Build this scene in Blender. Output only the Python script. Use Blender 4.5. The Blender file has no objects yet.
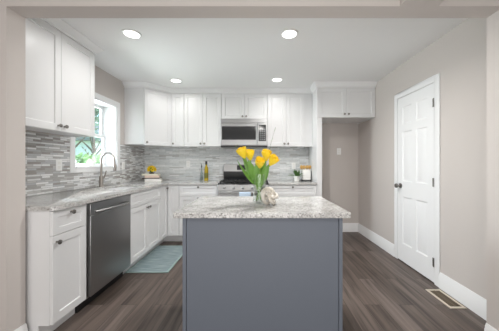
import bpy, bmesh, math, random
from mathutils import Vector, Matrix
random.seed(7)
R = math.radians
S = bpy.context.scene
COL = S.collection

def lin(r, g, b):
    def f(c):
        c /= 255.0
        return c / 12.92 if c <= 0.04045 else ((c + 0.055) / 1.055) ** 2.4
    return (f(r), f(g), f(b), 1.0)

# ------------------------------------------------------------------ camera
cam_d = bpy.data.cameras.new('camera')
cam = bpy.data.objects.new('camera', cam_d); COL.objects.link(cam)
CAM_Z = 1.22
cam.location = (0, 0, CAM_Z)
cam.rotation_euler = (R(90), 0, 0)
cam_d.sensor_width = 36
cam_d.lens = 230.0 / 499.0 * 36.0
cam_d.shift_x = -(259.5 - 249.5) / 499.0
cam_d.shift_y = -(165.5 - 163.7) / 499.0
cam_d.clip_start = 0.02
S.camera = cam

# ------------------------------------------------------------------ world, exposure
w = bpy.data.worlds.new('world'); S.world = w; w.use_nodes = True
nt = w.node_tree
bg = nt.nodes['Background']
sky = nt.nodes.new('ShaderNodeTexSky'); sky.sky_type = 'NISHITA'
sky.sun_disc = False; sky.sun_elevation = R(48); sky.sun_rotation = R(120)
sky.air_density = 1.2; sky.dust_density = 2.0
nt.links.new(sky.outputs[0], bg.inputs[0]); bg.inputs[1].default_value = 0.55
S.view_settings.view_transform = 'Standard'
S.view_settings.look = 'None'
S.view_settings.exposure = 0.6
S.view_settings.gamma = 1.0
S.view_settings.use_curve_mapping = False

def area(name, loc, rot, sx, sy, power, color=(1, 1, 1), spread=180):
    d = bpy.data.lights.new(name, 'AREA'); d.shape = 'RECTANGLE'
    d.size = sx; d.size_y = sy; d.energy = power; d.color = color; d.spread = R(spread)
    o = bpy.data.objects.new(name, d); COL.objects.link(o)
    o.location = loc; o.rotation_euler = rot
    return o
# added area fill at the near room's solid back wall, standing in for daylight
area('back_wall_fill', (0.0, -3.05, 1.25), (R(90), 0, 0), 4.4, 2.2, 25, (1.0, 0.99, 0.985))
# open sky beside the house, shining in through the kitchen window
area('kitchen_window_daylight', (-3.5, 3.3, 1.75), (0, R(-92), 0), 1.8, 1.5, 205, (0.975, 0.975, 1.0))
# added fill light behind the camera, tipped up to brighten the ceiling
area('ceiling_fill', (0.0, -0.7, 0.9), (R(125), 0, 0), 2.4, 1.0, 19, (1.0, 0.99, 0.985))

# ------------------------------------------------------------------ mesh helpers
class MB:
    def __init__(s, M=None):
        s.v = []; s.f = []; s.M = M or Matrix()
    def add(s, vs, fs):
        b = len(s.v)
        s.v += [s.M @ Vector(p) for p in vs]
        s.f += [tuple(b + i for i in f) for f in fs]
        return s
    def box(s, x0, x1, y0, y1, z0, z1):
        return s.add([(x0,y0,z0),(x1,y0,z0),(x1,y1,z0),(x0,y1,z0),(x0,y0,z1),(x1,y0,z1),(x1,y1,z1),(x0,y1,z1)],
                     [(3,2,1,0),(4,5,6,7),(0,1,5,4),(1,2,6,5),(2,3,7,6),(3,0,4,7)])
    def prism(s, poly, a, b, axis='z'):
        n = len(poly)
        def P(p, h):
            if axis == 'z': return (p[0], p[1], h)
            if axis == 'y': return (p[0], h, p[1])
            return (h, p[0], p[1])
        return s.add([P(p, a) for p in poly] + [P(p, b) for p in poly],
                     [tuple(range(n))[::-1], tuple(range(n, 2*n))] + [(i, (i+1) % n, n+(i+1) % n, n+i) for i in range(n)])
    def lathe(s, prof, n=20, c=(0, 0, 0), axis='z', cap=True):
        vs, fs = [], []
        for r, h in prof:
            for k in range(n):
                a = 2*math.pi*k/n
                x, y = r*math.cos(a), r*math.sin(a)
                p = (x, y, h) if axis == 'z' else ((x, h, y) if axis == 'y' else (h, x, y))
                vs.append((c[0]+p[0], c[1]+p[1], c[2]+p[2]))
        for i in range(len(prof)-1):
            for k in range(n):
                fs.append((i*n+k, i*n+(k+1) % n, (i+1)*n+(k+1) % n, (i+1)*n+k))
        if cap:
            if prof[0][0] > 1e-5: fs.append(tuple(range(n))[::-1])
            if prof[-1][0] > 1e-5: fs.append(tuple(range((len(prof)-1)*n, len(prof)*n)))
        return s.add(vs, fs)
    def tube(s, pts, r, n=8, closed=False, cap=True):
        pts = [Vector(p) for p in pts]; m = len(pts)
        rs = r if isinstance(r, (list, tuple)) else [r]*m
        vs, fs = [], []
        up = None
        for i in range(m):
            if closed: t = pts[(i+1) % m] - pts[i-1]
            else: t = pts[min(i+1, m-1)] - pts[max(i-1, 0)]
            t.normalize()
            if up is None:
                up = t.orthogonal().normalized()
            else:
                up = (up - t*up.dot(t))
                if up.length < 1e-6: up = t.orthogonal()
                up.normalize()
            sd = t.cross(up)
            for k in range(n):
                a = 2*math.pi*k/n
                vs.append(tuple(pts[i] + rs[i]*(math.cos(a)*up + math.sin(a)*sd)))
        for i in range(m if closed else m-1):
            j = (i+1) % m
            for k in range(n):
                fs.append((i*n+k, i*n+(k+1) % n, j*n+(k+1) % n, j*n+k))
        if cap and not closed:
            fs.append(tuple(range(n))[::-1]); fs.append(tuple(range((m-1)*n, m*n)))
        return s.add(vs, fs)
    def ball(s, c, rx, ry=None, rz=None, n=14, m=9):
        ry = ry or rx; rz = rz or rx
        vs, fs = [], []
        for i in range(m+1):
            t = math.pi*i/m
            for k in range(n):
                a = 2*math.pi*k/n
                vs.append((c[0]+rx*math.sin(t)*math.cos(a), c[1]+ry*math.sin(t)*math.sin(a), c[2]-rz*math.cos(t)))
        for i in range(m):
            for k in range(n):
                fs.append((i*n+k, i*n+(k+1) % n, (i+1)*n+(k+1) % n, (i+1)*n+k))
        return s.add(vs, fs)
    def shaker(s, w, h, t=0.02, fw=0.057, d=0.009, u0=0, v0=0, w0=0):
        """a shaker front: a framed slab whose panel lies back; local axes u, out, v"""
        b = 0.0045
        o = [(0,0),(w,0),(w,h),(0,h)]
        def ring(e): return [(e,e),(w-e,e),(w-e,h-e),(e,h-e)]
        L = [(o, 0), (o, t-0.0015), (ring(0.0015), t), (ring(fw), t), (ring(fw+b), t-d)]
        vs = []
        for q, y in L: vs += [(u0+p[0], w0+y, v0+p[1]) for p in q]
        fs = [(3,2,1,0)]
        for i in range(len(L)-1):
            for k in range(4):
                fs.append((i*4+k, i*4+(k+1) % 4, (i+1)*4+(k+1) % 4, (i+1)*4+k))
        e = (len(L)-1)*4
        fs.append((e, e+1, e+2, e+3))
        return s.add(vs, fs)

OFF = {}
def build(name, mb, mat, parent=None, bevel=0, seg=2, smooth=35, local=False):
    me = bpy.data.meshes.new(name)
    bm = bmesh.new()
    off = Vector((0, 0, 0))
    if parent is not None and not local: off = OFF.get(parent.name, off)
    vv = [bm.verts.new(p - off) for p in mb.v]
    for f in mb.f:
        try: bm.faces.new([vv[i] for i in f])
        except ValueError: pass
    bmesh.ops.remove_doubles(bm, verts=bm.verts, dist=1e-5)
    bmesh.ops.recalc_face_normals(bm, faces=bm.faces)
    bm.to_mesh(me); bm.free()
    for p in me.polygons: p.use_smooth = True
    me.set_sharp_from_angle(angle=R(smooth))
    me.materials.append(mat)
    o = bpy.data.objects.new(name, me); COL.objects.link(o)
    if parent is not None:
        o.parent = parent; OFF[o.name] = off
    if bevel:
        m = o.modifiers.new('bevel', 'BEVEL'); m.width = bevel; m.segments = seg
        m.limit_method = 'ANGLE'; m.angle_limit = R(40)
    return o
def thing(name, label, cat, loc=(0, 0, 0), group=None, rz=0):
    o = bpy.data.objects.new(name, None); COL.objects.link(o)
    o.empty_display_size = 0.05
    o.location = loc; o.rotation_euler = (0, 0, rz)
    o['label'] = label; o['category'] = cat
    if group: o['group'] = group
    OFF[o.name] = Vector(loc)
    return o
def tag(o, label, cat, group=None):
    o['label'] = label; o['category'] = cat
    if group: o['group'] = group
    return o
def struct(name, mb, mat, bevel=0, parent=None, smooth=35):
    o = build(name, mb, mat, parent, bevel, smooth=smooth)
    if parent is None: o['kind'] = 'structure'
    return o
def frame(origin, u, out):
    u = Vector(u).normalized(); out = Vector(out).normalized()
    M = Matrix.Identity(4)
    for i in range(3):
        M[i][0] = u[i]; M[i][1] = out[i]; M[i][2] = (0, 0, 1)[i]; M[i][3] = origin[i]
    return M

# ------------------------------------------------------------------ materials
def mat(name, col, rough=0.5, metal=0.0, spec=0.5, bump=None, coat=0, var=None):
    m = bpy.data.materials.new(name); m.use_nodes = True
    n = m.node_tree.nodes; l = m.node_tree.links
    b = n['Principled BSDF']
    b.inputs['Base Color'].default_value = col
    b.inputs['Roughness'].default_value = rough; b.inputs['Metallic'].default_value = metal
    b.inputs['Specular IOR Level'].default_value = spec
    b.inputs['Coat Weight'].default_value = coat
    tc = n.new('ShaderNodeTexCoord')
    if var:       # (scale, amount)
        nz = n.new('ShaderNodeTexNoise'); nz.inputs['Scale'].default_value = var[0]; nz.inputs['Detail'].default_value = 4
        l.new(tc.outputs['Object'], nz.inputs['Vector'])
        mx = n.new('ShaderNodeMix'); mx.data_type = 'RGBA'
        a = var[1]
        mx.inputs[6].default_value = (col[0]*(1-a), col[1]*(1-a), col[2]*(1-a), 1)
        mx.inputs[7].default_value = (min(1, col[0]*(1+a)), min(1, col[1]*(1+a)), min(1, col[2]*(1+a)), 1)
        l.new(nz.outputs['Fac'], mx.inputs[0]); l.new(mx.outputs[2], b.inputs['Base Color'])
    if bump:      # (scale, strength)
        nz2 = n.new('ShaderNodeTexNoise'); nz2.inputs['Scale'].default_value = bump[0]; nz2.inputs['Detail'].default_value = 3
        l.new(tc.outputs['Object'], nz2.inputs['Vector'])
        bp = n.new('ShaderNodeBump'); bp.inputs['Strength'].default_value = bump[1]; bp.inputs['Distance'].default_value = 0.002
        l.new(nz2.outputs['Fac'], bp.inputs['Height']); l.new(bp.outputs[0], b.inputs['Normal'])
    return m
def nodes(m): return m.node_tree.nodes, m.node_tree.links, m.node_tree.nodes['Principled BSDF']
def ramp(n, stops, mode='LINEAR'):
    r = n.new('ShaderNodeValToRGB'); r.color_ramp.interpolation = mode
    e = r.color_ramp.elements
    e[0].position, e[0].color = stops[0]; e[1].position, e[1].color = stops[-1]
    for p, c in stops[1:-1]:
        x = e.new(p); x.color = c
    return r

WALL = mat('greige_paint', lin(204, 197, 192), 0.75, bump=(140, 0.06), var=(1.2, 0.015))
CEIL = mat('ceiling_paint', lin(238, 238, 237), 0.85, bump=(120, 0.05))
TRIM = mat('white_trim_paint', lin(238, 238, 238), 0.4, bump=(30, 0.02))
CAB = mat('white_cabinet_paint', lin(228, 228, 228), 0.35, bump=(40, 0.015))
BLUE = mat('slate_blue_paint', lin(104, 110, 120), 0.55, bump=(60, 0.03), var=(1.5, 0.015))
STEEL = mat('stainless_steel', (0.40, 0.40, 0.40, 1), 0.33, 1.0)
n, l, b = nodes(STEEL)
tc = n.new('ShaderNodeTexCoord'); mp = n.new('ShaderNodeMapping'); mp.inputs['Scale'].default_value = (4, 4, 900)
nz = n.new('ShaderNodeTexNoise'); nz.inputs['Scale'].default_value = 1.0
bp = n.new('ShaderNodeBump'); bp.inputs['Strength'].default_value = 0.06; bp.inputs['Distance'].default_value = 0.001
l.new(tc.outputs['Object'], mp.inputs[0]); l.new(mp.outputs[0], nz.inputs['Vector']); l.new(nz.outputs['Fac'], bp.inputs['Height']); l.new(bp.outputs[0], b.inputs['Normal'])
NICKEL = mat('brushed_nickel', (0.27, 0.255, 0.24, 1), 0.3, 1.0, bump=(300, 0.03))
FAUCET = mat('faucet_nickel', (0.36, 0.33, 0.30, 1), 0.28, 1.0, bump=(300, 0.02))
BLACK = mat('black_enamel', lin(28, 28, 29), 0.35, bump=(200, 0.03))
BGLASS = mat('black_glass', lin(40, 41, 42), 0.08, spec=0.6, var=(3, 0.05))
IRON = mat('cast_iron', lin(32, 32, 33), 0.6, bump=(250, 0.15))
DARK = mat('gap_shade', lin(35, 33, 32), 0.8, bump=(90, 0.05))  # near-black colour that paints the shade in the door and vent gaps
SINK = mat('satin_sink_steel', (0.13, 0.13, 0.13, 1), 0.38, 1.0, bump=(200, 0.03))
PLASTIC = mat('white_plastic', lin(242, 242, 240), 0.35, bump=(50, 0.01))
CERAMIC = mat('white_ceramic', lin(240, 239, 235), 0.25, bump=(25, 0.03))
WOOD = mat('pale_wood', lin(202, 160, 92), 0.5, var=(40, 0.18))
SOIL = mat('potting_soil', lin(60, 48, 38), 0.9, bump=(150, 0.4))

def granite(name):
    m = mat(name, (0.6, 0.6, 0.58, 1), 0.12, spec=0.5)
    n, l, b = nodes(m)
    tc = n.new('ShaderNodeTexCoord')
    v1 = n.new('ShaderNodeTexVoronoi'); v1.inputs['Scale'].default_value = 165
    v2 = n.new('ShaderNodeTexNoise'); v2.inputs['Scale'].default_value = 80; v2.inputs['Detail'].default_value = 5; v2.inputs['Roughness'].default_value = 0.7
    v3 = n.new('ShaderNodeTexNoise'); v3.inputs['Scale'].default_value = 9; v3.inputs['Detail'].default_value = 3
    for v in (v1, v2, v3): l.new(tc.outputs['Object'], v.inputs['Vector'])
    r1 = ramp(n, [(0.0, lin(216, 215, 212)), (0.36, lin(196, 194, 191)), (0.56, lin(230, 229, 227)), (0.72, lin(140, 136, 131)), (0.86, lin(70, 66, 64)), (1.0, lin(110, 102, 94))], 'CONSTANT')
    sep = n.new('ShaderNodeSeparateColor'); l.new(v1.outputs['Color'], sep.inputs[0]); l.new(sep.outputs[0], r1.inputs[0])
    r2 = ramp(n, [(0.36, lin(104, 100, 97)), (0.46, lin(208, 206, 203)), (0.6, lin(232, 231, 229)), (0.72, lin(178, 174, 170))])
    l.new(v2.outputs['Fac'], r2.inputs[0])
    mx = n.new('ShaderNodeMix'); mx.data_type = 'RGBA'; mx.inputs[0].default_value = 0.5
    l.new(r1.outputs[0], mx.inputs[6]); l.new(r2.outputs[0], mx.inputs[7])
    r3 = ramp(n, [(0.35, (0.72, 0.715, 0.71, 1)), (0.65, (0.94, 0.94, 0.94, 1))]); l.new(v3.outputs['Fac'], r3.inputs[0])
    m2 = n.new('ShaderNodeMix'); m2.data_type = 'RGBA'; m2.blend_type = 'MULTIPLY'; m2.inputs[0].default_value = 1
    l.new(mx.outputs[2], m2.inputs[6]); l.new(r3.outputs[0], m2.inputs[7]); l.new(m2.outputs[2], b.inputs['Base Color'])
    return m
GRANITE = granite('speckled_granite')

def mosaic(name, axis, pal, bw, rh):
    """linear stone and glass strips laid in a running bond; axis = the wall's horizontal axis"""
    m = mat(name, (0.5, 0.5, 0.5, 1), 0.25)
    n, l, b = nodes(m)
    tc = n.new('ShaderNodeTexCoord'); sx = n.new('ShaderNodeSeparateXYZ'); cx = n.new('ShaderNodeCombineXYZ')
    l.new(tc.outputs['Object'], sx.inputs[0]); l.new(sx.outputs[axis], cx.inputs[0]); l.new(sx.outputs[2], cx.inputs[1])
    br = n.new('ShaderNodeTexBrick'); br.offset = 0.37; br.offset_frequency = 3; br.squash = 1.5; br.squash_frequency = 2
    br.inputs['Color1'].default_value = (0, 0, 0, 1); br.inputs['Color2'].default_value = (1, 1, 1, 1)
    br.inputs['Mortar'].default_value = (0.5, 0.5, 0.5, 1)
    br.inputs['Scale'].default_value = 1; br.inputs['Mortar Size'].default_value = 0.0012
    br.inputs['Brick Width'].default_value = bw; br.inputs['Row Height'].default_value = rh
    l.new(cx.outputs[0], br.inputs['Vector'])
    r = ramp(n, [(p, lin(*c)) for p, c in zip((0.0, 0.18, 0.34, 0.5, 0.62, 0.74, 0.88), pal)], 'CONSTANT')
    l.new(br.outputs['Color'], r.inputs[0])
    nz = n.new('ShaderNodeTexNoise'); nz.inputs['Scale'].default_value = 30; nz.inputs['Detail'].default_value = 4
    mp = n.new('ShaderNodeMapping'); mp.inputs['Scale'].default_value = (0.5, 3, 1)
    l.new(cx.outputs[0], mp.inputs[0]); l.new(mp.outputs[0], nz.inputs['Vector'])
    r2 = ramp(n, [(0.3, (0.88, 0.88, 0.88, 1)), (0.7, (1, 1, 1, 1))]); l.new(nz.outputs['Fac'], r2.inputs[0])
    mx = n.new('ShaderNodeMix'); mx.data_type = 'RGBA'; mx.blend_type = 'MULTIPLY'; mx.inputs[0].default_value = 1
    l.new(r.outputs[0], mx.inputs[6]); l.new(r2.outputs[0], mx.inputs[7])
    m3 = n.new('ShaderNodeMix'); m3.data_type = 'RGBA'; m3.inputs[7].default_value = lin(170, 168, 165)
    l.new(br.outputs['Fac'], m3.inputs[0]); l.new(mx.outputs[2], m3.inputs[6]); l.new(m3.outputs[2], b.inputs['Base Color'])
    r4 = ramp(n, [(0.0, (0.45, 0.45, 0.45, 1)), (0.3, (0.12, 0.12, 0.12, 1)), (0.62, (0.4, 0.4, 0.4, 1))], 'CONSTANT')
    l.new(br.outputs['Color'], r4.inputs[0]); l.new(r4.outputs[0], b.inputs['Roughness'])
    bp = n.new('ShaderNodeBump'); bp.inputs['Strength'].default_value = 0.5; bp.inputs['Distance'].default_value = 0.002; bp.invert = True
    l.new(br.outputs['Fac'], bp.inputs['Height']); l.new(bp.outputs[0], b.inputs['Normal'])
    return m
TILE_L = mosaic('mosaic_tile_side', 1, ((182, 180, 178), (238, 239, 239), (214, 213, 211), (250, 250, 250), (196, 197, 199), (230, 230, 230), (166, 161, 157)), 0.085, 0.019)
TILE_B = mosaic('mosaic_tile_rear', 0, ((218, 222, 222), (232, 235, 235), (222, 225, 224), (246, 247, 247), (214, 218, 219), (230, 233, 233), (196, 197, 195)), 0.12, 0.02)  # same tile as the side wall; paler palette paints in the brighter light here

def planks():
    m = mat('dark_oak_planks', (0.1, 0.08, 0.07, 1), 0.42, spec=0.4)
    n, l, b = nodes(m)
    tc = n.new('ShaderNodeTexCoord'); sx = n.new('ShaderNodeSeparateXYZ'); cx = n.new('ShaderNodeCombineXYZ')
    l.new(tc.outputs['Object'], sx.inputs[0]); l.new(sx.outputs[1], cx.inputs[0]); l.new(sx.outputs[0], cx.inputs[1])
    br = n.new('ShaderNodeTexBrick'); br.offset = 0.37; br.offset_frequency = 2
    br.inputs['Color1'].default_value = (0, 0, 0, 1); br.inputs['Color2'].default_value = (1, 1, 1, 1)
    br.inputs['Scale'].default_value = 1; br.inputs['Mortar Size'].default_value = 0.0015
    br.inputs['Brick Width'].default_value = 1.22; br.inputs['Row Height'].default_value = 0.15
    l.new(cx.outputs[0], br.inputs['Vector'])
    r = ramp(n, [(0.0, lin(78, 68, 62)), (0.5, lin(93, 82, 76)), (1.0, lin(110, 99, 93))])
    l.new(br.outputs['Color'], r.inputs[0])
    # grain: noise drawn out along the plank, shifted from plank to plank
    add = n.new('ShaderNodeVectorMath'); add.operation = 'ADD'
    sc = n.new('ShaderNodeVectorMath'); sc.operation = 'SCALE'; sc.inputs[3].default_value = 7.0
    l.new(br.outputs['Color'], sc.inputs[0]); l.new(cx.outputs[0], add.inputs[0]); l.new(sc.outputs[0], add.inputs[1])
    mp = n.new('ShaderNodeMapping'); mp.inputs['Scale'].default_value = (1.6, 26, 1)
    l.new(add.outputs[0], mp.inputs[0])
    nz = n.new('ShaderNodeTexNoise'); nz.inputs['Scale'].default_value = 1.0; nz.inputs['Detail'].default_value = 6; nz.inputs['Distortion'].default_value = 0.6
    l.new(mp.outputs[0], nz.inputs['Vector'])
    r2 = ramp(n, [(0.3, (0.42, 0.40, 0.39, 1)), (0.48, (0.95, 0.95, 0.95, 1)), (0.72, (1.45, 1.43, 1.41, 1))]); l.new(nz.outputs['Fac'], r2.inputs[0])
    mx = n.new('ShaderNodeMix'); mx.data_type = 'RGBA'; mx.blend_type = 'MULTIPLY'; mx.inputs[0].default_value = 1
    l.new(r.outputs[0], mx.inputs[6]); l.new(r2.outputs[0], mx.inputs[7])
    m3 = n.new('ShaderNodeMix'); m3.data_type = 'RGBA'; m3.inputs[7].default_value = lin(52, 44, 39)
    l.new(br.outputs['Fac'], m3.inputs[0]); l.new(mx.outputs[2], m3.inputs[6]); l.new(m3.outputs[2], b.inputs['Base Color'])
    bp = n.new('ShaderNodeBump'); bp.inputs['Strength'].default_value = 0.12; bp.inputs['Distance'].default_value = 0.002
    l.new(nz.outputs['Fac'], bp.inputs['Height']); l.new(bp.outputs[0], b.inputs['Normal'])
    return m
FLOOR = planks()

def glass(name, tint=(1, 1, 1, 1), refl=0.08):
    m = bpy.data.materials.new(name); m.use_nodes = True
    n = m.node_tree.nodes; l = m.node_tree.links
    n.remove(n['Principled BSDF'])
    t = n.new('ShaderNodeBsdfTransparent'); t.inputs[0].default_value = tint
    g = n.new('ShaderNodeBsdfGlossy'); g.inputs['Roughness'].default_value = 0.03
    fr = n.new('ShaderNodeLayerWeight'); fr.inputs[0].default_value = 0.25
    mr = n.new('ShaderNodeMapRange'); mr.inputs[3].default_value = 0.03; mr.inputs[4].default_value = refl * 5
    mx = n.new('ShaderNodeMixShader')
    l.new(fr.outputs['Facing'], mr.inputs[0]); l.new(mr.outputs[0], mx.inputs[0]); l.new(t.outputs[0], mx.inputs[1]); l.new(g.outputs[0], mx.inputs[2])
    l.new(mx.outputs[0], n['Material Output'].inputs[0])
    return m
PANE = glass('window_glass', (0.93, 0.97, 0.97, 1))
VASE = glass('vase_glass', (0.97, 0.985, 0.975, 1), 0.13)
def emit(name, col, s):
    m = bpy.data.materials.new(name); m.use_nodes = True
    b = m.node_tree.nodes['Principled BSDF']
    b.inputs['Base Color'].default_value = (0.9, 0.9, 0.9, 1)
    b.inputs['Emission Color'].default_value = col; b.inputs['Emission Strength'].default_value = s
    return m
LENS = emit('lamp_lens', (1, 0.98, 0.95, 1), 3.0)

# ------------------------------------------------------------------ dimensions (metres)
XL, XR, YB, ZC = -2.07, 1.777, 4.13, 2.46
YF, YK = 1.424, 1.54          # the dividing wall, near and far face
OL, OR_, OZ = -1.567, 1.52, 2.195
UB, UT = 1.505, 2.395         # wall cabinets
HC, TC = 0.93, 0.032          # worktop

# ------------------------------------------------------------------ setting
struct('floor', MB().box(-3.3, 3.3, -3.2, YB+0.12, -0.06, 0.0), FLOOR)
struct('ceiling', MB().box(XL-0.3, XR+0.15, YK, YB+0.12, ZC, ZC+0.08), CEIL)
struct('ceiling_front', MB().box(-3.3, 3.3, -3.2, YK, ZC, ZC+0.08), CEIL)
struct('wall_back', MB().box(XL-0.3, XR+0.15, YB, YB+0.12, 0, ZC), WALL)
# side wall with the window opening
WY0, WY1, WZ0, WZ1 = 2.565, 3.325, 1.175, 2.045
m = MB()
m.box(XL-0.215, XL, YK, WY0, 0, ZC).box(XL-0.215, XL, WY1, YB, 0, ZC)
m.box(XL-0.215, XL, WY0, WY1, 0, WZ0).box(XL-0.215, XL, WY0, WY1, WZ1, ZC)
struct('wall_left', m, WALL)
# right wall with a shallow recess for the door
DY0, DY1, DZ1 = 2.325, 2.949, 2.045
m = MB()
m.box(XR, XR+0.05, YK, DY0, 0, ZC).box(XR, XR+0.05, DY1, YB, 0, ZC).box(XR, XR+0.05, DY0, DY1, DZ1, ZC)
m.box(XR+0.05, XR+0.12, YK, YB, 0, ZC)
struct('wall_right', m, WALL)
# dividing wall with the wide cased-less opening
m = MB()
m.box(-3.3, OL, YF, YK, 0, ZC).box(OR_, 3.3, YF, YK, 0, ZC).box(OL, OR_, YF, YK, OZ, ZC)
struct('wall_front', m, WALL)
struct('trim_9', MB().box(0.87, 1.10, -3.2, YF, OZ, ZC), WALL)          # boxed beam meeting the header
m = MB(); m.box(-3.42, -3.3, -3.2, YK, 0, ZC); struct('wall_near_left', m, WALL)
m = MB(); m.box(3.3, 3.42, -3.2, YK, 0, ZC); struct('wall_near_right', m, WALL)
m = MB(); m.box(-3.42, 3.42, -3.32, -3.2, 0, ZC)
struct('wall_near_back', m, WALL)

def baseboard(name, a, b, out, h=0.155, t=0.016):
    """moulded board along a->b standing off the wall towards out"""
    a = Vector((*a, 0)); b = Vector((*b, 0)); L = (b-a).length
    M = frame(a, b-a, (*out, 0))
    prof = [(0, 0), (t, 0), (t, h-0.04), (t*0.72, h-0.03), (t*0.72, h-0.018), (t*0.35, h-0.006), (t*0.3, h), (0, h)]
    m = MB(M); m.prism(prof, 0, L, 'x')
    # prism on x: poly -> (y, z)
    return struct(name, m, TRIM)
baseboard('baseboard_back', (0.96, YB), (XR, YB), (0, -1))
baseboard('baseboard_right', (XR, DY1+0.065), (XR, YB-0.016), (-1, 0))
baseboard('baseboard_right_near', (XR, YK), (XR, DY0-0.065), (-1, 0))
baseboard('baseboard_jamb_right', (OR_, YF), (OR_, YK), (-1, 0))
baseboard('baseboard_jamb_left', (OL, YF), (OL, YK), (1, 0))
baseboard('baseboard_front_left', (-3.28, YF), (OL+0.016, YF), (0, -1))
baseboard('baseboard_front_right', (OR_-0.016, YF), (3.28, YF), (0, -1))

# backsplash tile
m = MB(); t = 0.009
m.box(XL, XL+t, YK, WY0-0.066, HC, UB).box(XL, XL+t, WY1+0.066, YB, HC, UB+0.0).box(XL, XL+t, WY0-0.066, WY1+0.066, HC, WZ0-0.056)
struct('trim_1', m, TILE_L)
struct('trim_2', MB().box(XL+t, 0.88, YB-t, YB, HC-0.03, UB+0.02), TILE_B)

# crown mouldings over the cabinets
def crown(name, path, close=(False, False)):
    """sweep a crown profile along a plan path; 'out' is to the right of travel"""
    prof = [(-0.004, UT-0.012), (0.012, UT-0.012), (0.012, UT+0.006), (0.022, UT+0.014), (0.05, ZC-0.018), (0.056, ZC-0.012), (0.056, ZC-0.0006), (-0.004, ZC-0.0006)]
    P = [Vector(p) for p in path]; vs, fs = [], []
    for i, p in enumerate(P):
        d1 = (P[i]-P[i-1]).normalized() if i else (P[1]-P[0]).normalized()
        d2 = (P[i+1]-P[i]).normalized() if i < len(P)-1 else d1
        n1 = Vector((d1.y, -d1.x)); n2 = Vector((d2.y, -d2.x))
        nn = (n1+n2); nn = nn / max(1e-6, nn.dot(n1))
        for o, z in prof: vs.append((p.x+nn.x*o, p.y+nn.y*o, z))
    k = len(prof)
    for i in range(len(P)-1):
        for j in range(k):
            fs.append((i*k+j, i*k+(j+1) % k, (i+1)*k+(j+1) % k, (i+1)*k+j))
    fs.append(tuple(range(k))); fs.append(tuple(range((len(P)-1)*k, len(P)*k)))
    return struct(name, MB().add(vs, fs), TRIM)
XU = -1.75                      # face of the left wall cabinets' carcass + door
crown('trim_3', [(XL, 2.447), (XU, 2.447), (XU, YK+0.001)][::-1])
DGX, DGY = -1.46, 3.815
crown('trim_4', [(XL+0.001, 3.52), (-1.755, 3.52), (DGX, DGY), (0.876, DGY)])
crown('trim_5', [(0.88, YB-0.32), (0.88, 3.52), (XR-0.001, 3.52)])

# ------------------------------------------------------------------ window
win = MB()
W = bpy.data.objects.new('window_1', None); COL.objects.link(W); W.location = (XL, 2.945, WZ0); W['kind'] = 'structure'
OFF[W.name] = Vector(W.location)
c = 0.066
m = MB(); p0, p1 = XL, XL+0.018
m.box(p0, p1, WY0-c, WY0, WZ0-0.055, WZ1+c).box(p0, p1, WY1, WY1+c, WZ0-0.055, WZ1+c).box(p0, p1, WY0, WY1, WZ1, WZ1+c).box(p0, p1, WY0, WY1, WZ0-0.055, WZ0)
build('window_casing', m, TRIM, W, bevel=0.003)
m = MB(); g = 0.012; q0 = XL-0.2
m.box(q0, XL+0.004, WY0, WY0+g, WZ0, WZ1).box(q0, XL+0.004, WY1-g, WY1, WZ0, WZ1).box(q0, XL+0.004, WY0+g, WY1-g, WZ1-g, WZ1).box(q0, XL+0.024, WY0+g, WY1-g, WZ0-0.004, WZ0+g)
build('window_jamb', m, TRIM, W)
def sash(x, z0, z1):
    y0, y1 = WY0+g, WY1-g; s = 0.036
    m = MB().box(x-0.03, x, y0, y0+s, z0, z1).box(x-0.03, x, y1-s, y1, z0, z1).box(x-0.03, x, y0+s, y1-s, z0, z0+s).box(x-0.03, x, y0+s, y1-s, z1-s, z1)
    o = build('window_sash', m, TRIM, W, bevel=0.002)
    build('window_pane', MB().box(x-0.018, x-0.013, y0+s, y1-s, z0+s, z1-s), PANE, o)
zm = 1.607
sash(XL-0.15, WZ0+g, zm+0.018)
sash(XL-0.18, zm-0.018, WZ1-g)

# ------------------------------------------------------------------ door
D = bpy.data.objects.new('door_1', None); COL.objects.link(D); D.location = (XR, 2.637, 0); D['kind'] = 'structure'
OFF[D.name] = Vector(D.location)
m = MB(); c = 0.066
m.box(XR-0.012, XR, DY0-c, DY0, 0, DZ1+c).box(XR-0.012, XR, DY1, DY1+c, 0, DZ1+c).box(XR-0.012, XR, DY0, DY1, DZ1, DZ1+c)
build('door_casing', m, TRIM, D, bevel=0.004)
def panel_door(M, w, h, t=0.036):
    """slab with six raised panels: a grid of cells whose panel cells dip and rise again"""
    st, mid = 0.095, 0.075
    pw = (w-2*st-mid)/2
    us = [0, st, st+pw, st+pw+mid, w-st, w]
    zs = [0, 0.22, 0.80, 0.99, 1.60, 1.69, h-0.12, h]
    m = MB(M)
    m.add([(0,0,0),(w,0,0),(w,0,h),(0,0,h),(0,t,0),(w,t,0),(w,t,h),(0,t,h)], [(0,1,2,3),(0,1,5,4),(1,2,6,5),(2,3,7,6),(3,0,4,7)])
    for i in range(5):
        for j in range(7):
            a, b_, c_, d_ = us[i], us[i+1], zs[j], zs[j+1]
            if i in (1, 3) and j in (1, 3, 5):
                L = [(0, t), (0.012, t-0.008), (0.022, t-0.008), (0.045, t-0.002)]
                vs, fs = [], []
                for e, y in L: vs += [(a+e,y,c_+e),(b_-e,y,c_+e),(b_-e,y,d_-e),(a+e,y,d_-e)]
                for q in range(3):
                    for k in range(4): fs.append((q*4+k, q*4+(k+1) % 4, q*4+4+(k+1) % 4, q*4+4+k))
                fs.append((12, 13, 14, 15)); m.add(vs, fs)
            else:
                m.add([(a,t,c_),(b_,t,c_),(b_,t,d_),(a,t,d_)], [(0,1,2,3)])
    return m
slab_w = DY1-DY0-0.008
slab = build('door_slab', panel_door(frame((XR+0.028, DY1-0.004, 0.014), (0,-1,0), (-1,0,0)), slab_w, DZ1-0.018), TRIM, D, smooth=20)
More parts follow.
